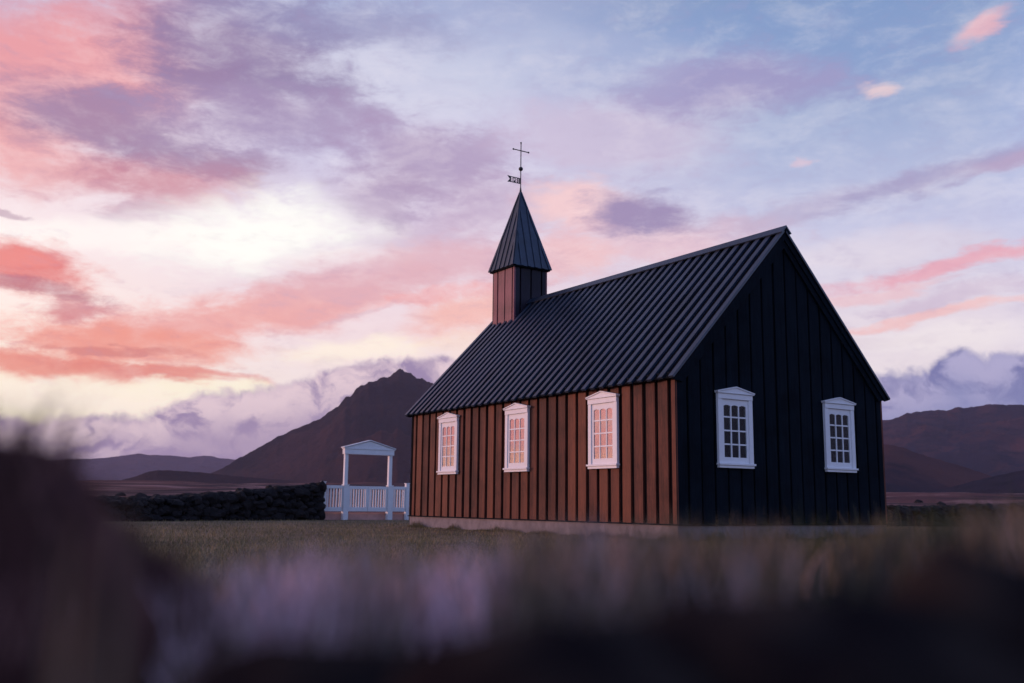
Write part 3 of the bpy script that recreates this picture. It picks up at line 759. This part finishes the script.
B = [
 (800,40,230,60,0,(122,145,200),.5),(400,85,140,50,0,(206,202,228),.6),(500,60,90,40,0,(186,190,222),.4),
 (70,70,175,85,15,(226,146,156),.9),(25,140,90,40,0,(234,156,158),.5),(130,175,110,24,10,(228,172,182),.5),
 (235,60,135,70,0,(134,114,160),.9),(120,125,125,38,-8,(146,120,162),.85),(265,120,140,36,0,(160,138,180),.75),(330,25,150,28,0,(140,135,180),.6),
 (165,182,82,30,6,(196,128,150),.85),(215,160,80,16,0,(158,128,165),.5),(150,215,60,14,0,(175,140,170),.4),
 (262,228,130,44,8,(255,251,252),.85),(90,232,130,22,4,(252,242,246),.7),(340,262,90,20,10,(250,236,242),.5),
 (430,165,100,48,-6,(164,140,182),.85),(380,190,60,26,0,(170,145,182),.6),(500,205,90,30,4,(182,154,190),.55),(440,230,90,18,5,(200,175,205),.5),
 (610,135,160,45,0,(202,178,208),.55),(725,85,135,34,-4,(156,142,190),.75),(600,60,110,30,0,(172,176,214),.4),
 (580,205,75,22,0,(244,200,206),.8),(650,238,140,36,0,(226,182,198),.7),(560,250,60,24,0,(238,186,192),.6),(648,212,72,24,0,(148,130,176),.95),
 (800,210,90,14,10,(178,162,198),.6),(760,245,60,12,0,(196,180,208),.4),(940,176,110,15,12,(158,148,192),.8),(1010,160,60,12,10,(185,155,190),.5),
 (850,250,120,20,0,(224,208,226),.5),(945,264,135,9,7,(224,160,182),.95),(870,290,90,8,5,(230,182,196),.7),(965,296,95,13,6,(200,178,208),.75),(945,314,125,6,5,(236,182,188),.8),
 (885,338,60,6,0,(206,186,208),.5),(960,335,100,14,0,(240,226,236),.6),
 (230,318,230,30,11,(233,156,156),.9),(410,275,165,36,12,(218,168,186),.8),(470,315,70,26,10,(240,175,170),.8),(430,300,110,8,14,(238,160,165),.5),
 (130,345,140,26,0,(236,146,134),.85),(60,372,100,16,-4,(232,132,118),.9),(150,378,110,8,-3,(226,128,118),.85),(110,352,70,5,0,(196,104,108),.5),
 (60,398,200,16,0,(260,240,230),.95),(220,396,120,10,0,(255,240,222),.8),(350,350,110,14,8,(255,236,226),.8),(480,345,60,16,0,(246,214,206),.6),
 (28,268,72,27,-3,(224,122,122),1.),(34,286,62,8,-2,(168,98,120),.6),(15,258,40,9,0,(236,140,138),.6),(72,308,38,14,0,(208,124,134),.85),
 (12,205,22,4,0,(184,152,176),.7),(350,320,50,4,12,(190,150,180),.3),
 (984,21,38,11,12,(232,172,184),.75),(874,83,20,7,-4,(230,196,204),.75),(800,163,8,7,0,(222,178,198),.5)]
for b_ in B: c = blob(c, *b_)
# clouds outside the frame, which the side windows look at
for az_, el_, rx, ry, cl_, al in [(-66,6.5,420,95,(300,172,176),.98),(-66,1.7,380,30,(325,225,190),.95),(-62,14,300,60,(200,130,150),.7),(-100,12,300,60,(190,150,185),.4),(60,12,400,80,(150,160,205),.6),(180,30,500,90,(120,135,190),.4)]:
    c = blob(c, 0, 0, rx, ry, 0, cl_, al, azel_=(rad(az_), rad(el_)))
# wispy variation over everything
c = t.mix(t.mapr(nn, -.15, .4, 0, .22), c, lin((250,236,246)))
c = t.mix(t.mapr(nf, .5, .3, 0, .16), c, lin((170,150,190)))
# low bank of cloud lying over the hills
def edge(stops):
    lo, hi = rad(-75), rad(75); pts = [azel(x, y) for x, y in stops]
    f = t.mapr(reln, lo, hi, 0, 1, False)
    n = t.new('ShaderNodeFloatCurve'); t.l.new(f, n.inputs[1]); cv = n.mapping.curves[0]
    data = [((a-A0-lo)/(hi-lo), e/.25) for a, e in pts]
    data = [(0., data[0][1])]+data+[(1., data[-1][1])]
    while len(cv.points) < len(data): cv.points.new(.5, .5)
    for p, dd in zip(cv.points, data): p.location = dd
    n.mapping.update(); return t.math('MULTIPLY', n.outputs[0], .25)
eb = edge([(-520,520),(-330,480),(-200,446),(-90,424),(0,416),(50,417),(100,415),(150,411),(178,399),(200,391),(250,388),(280,384),(300,376),(350,368),(385,357),(430,357),(480,362),(560,385),(700,392),(820,385),(860,377),(879,373),(905,369),(925,370),(938,360),(948,350),(968,347),(982,357),(1000,352),(1024,350),(1200,345)])
nb1 = t.noise(P0, 26, 6, .55, .4); nb2 = t.noise(t.vec('ADD', P0, t.vec('SCALE', nb1.outputs['Color'], scale=.03)), 60, 7, .55)
bil = t.math('ADD', t.math('MULTIPLY', t.math('SUBTRACT', nb1.outputs[0], .5), .024), t.math('MULTIPLY', t.math('SUBTRACT', nb2.outputs[0], .5), .018))
depth = t.math('SUBTRACT', t.math('ADD', eb, bil), eln)          # >0 inside the bank
mask = t.mapr(depth, -.004, .008)
rt_ = t.mapr(reln, rad(2), rad(24))
lo_c = t.mix(rt_, lin((160,138,178)), lin((128,132,185))); hi_c = t.mix(rt_, lin((226,198,214)), lin((170,162,205))); dk = t.mix(rt_, lin((150,128,170)), lin((112,112,168)))
nb3 = t.noise(t.vec('MULTIPLY', t.vec('ADD', P0, t.vec('SCALE', nb1.outputs['Color'], scale=.05)), (1, 1.6, 1)), 20, 7, .55, .6).outputs[0]
bc = t.mix(t.mapr(nb3, .36, .60), dk, hi_c)
bc = t.mix(t.mapr(depth, .012, .055, 0, .75), bc, lo_c)
bc = t.mix(t.mapr(depth, .0, .012, .35, 0), bc, dk)
c = t.mix(mask, c, bc)
# physical sky under the clouds
sky = t.new('ShaderNodeTexSky', sky_type='NISHITA'); sky.sun_disc = False; sky.sun_elevation = SUN_EL; sky.sun_rotation = SUN_AZ
sky.air_density = 1.4; sky.dust_density = 2.
c = t.vec('MULTIPLY', c, (1.03, 1.07, .97))
skyc = t.vec('SCALE', sky.outputs[0], scale=.006)
c = t.vec('ADD', c, skyc)
gnd = t.mapr(eln, -.03, -.002)
c = t.mix(gnd, (.02,.018,.022), c)
t.l.new(c, bg.inputs['Color']); bg.inputs['Strength'].default_value = 1.12
world.cycles.sampling_method = 'MANUAL'; world.cycles.sample_map_resolution = 1024

for o in bpy.data.objects:
    if '_o' in o.keys(): del o['_o']
vs_ = scene.view_settings; vs_.view_transform = 'Standard'; vs_.look = 'None'; vs_.exposure = 0; vs_.gamma = 1; vs_.use_curve_mapping = False
scene.render.engine = 'CYCLES'
scene.cycles.max_bounces = 5; scene.cycles.diffuse_bounces = 2; scene.cycles.glossy_bounces = 2; scene.cycles.volume_bounces = 0
scene.cycles.transparent_max_bounces = 6; scene.cycles.caustics_reflective = False; scene.cycles.use_adaptive_sampling = True
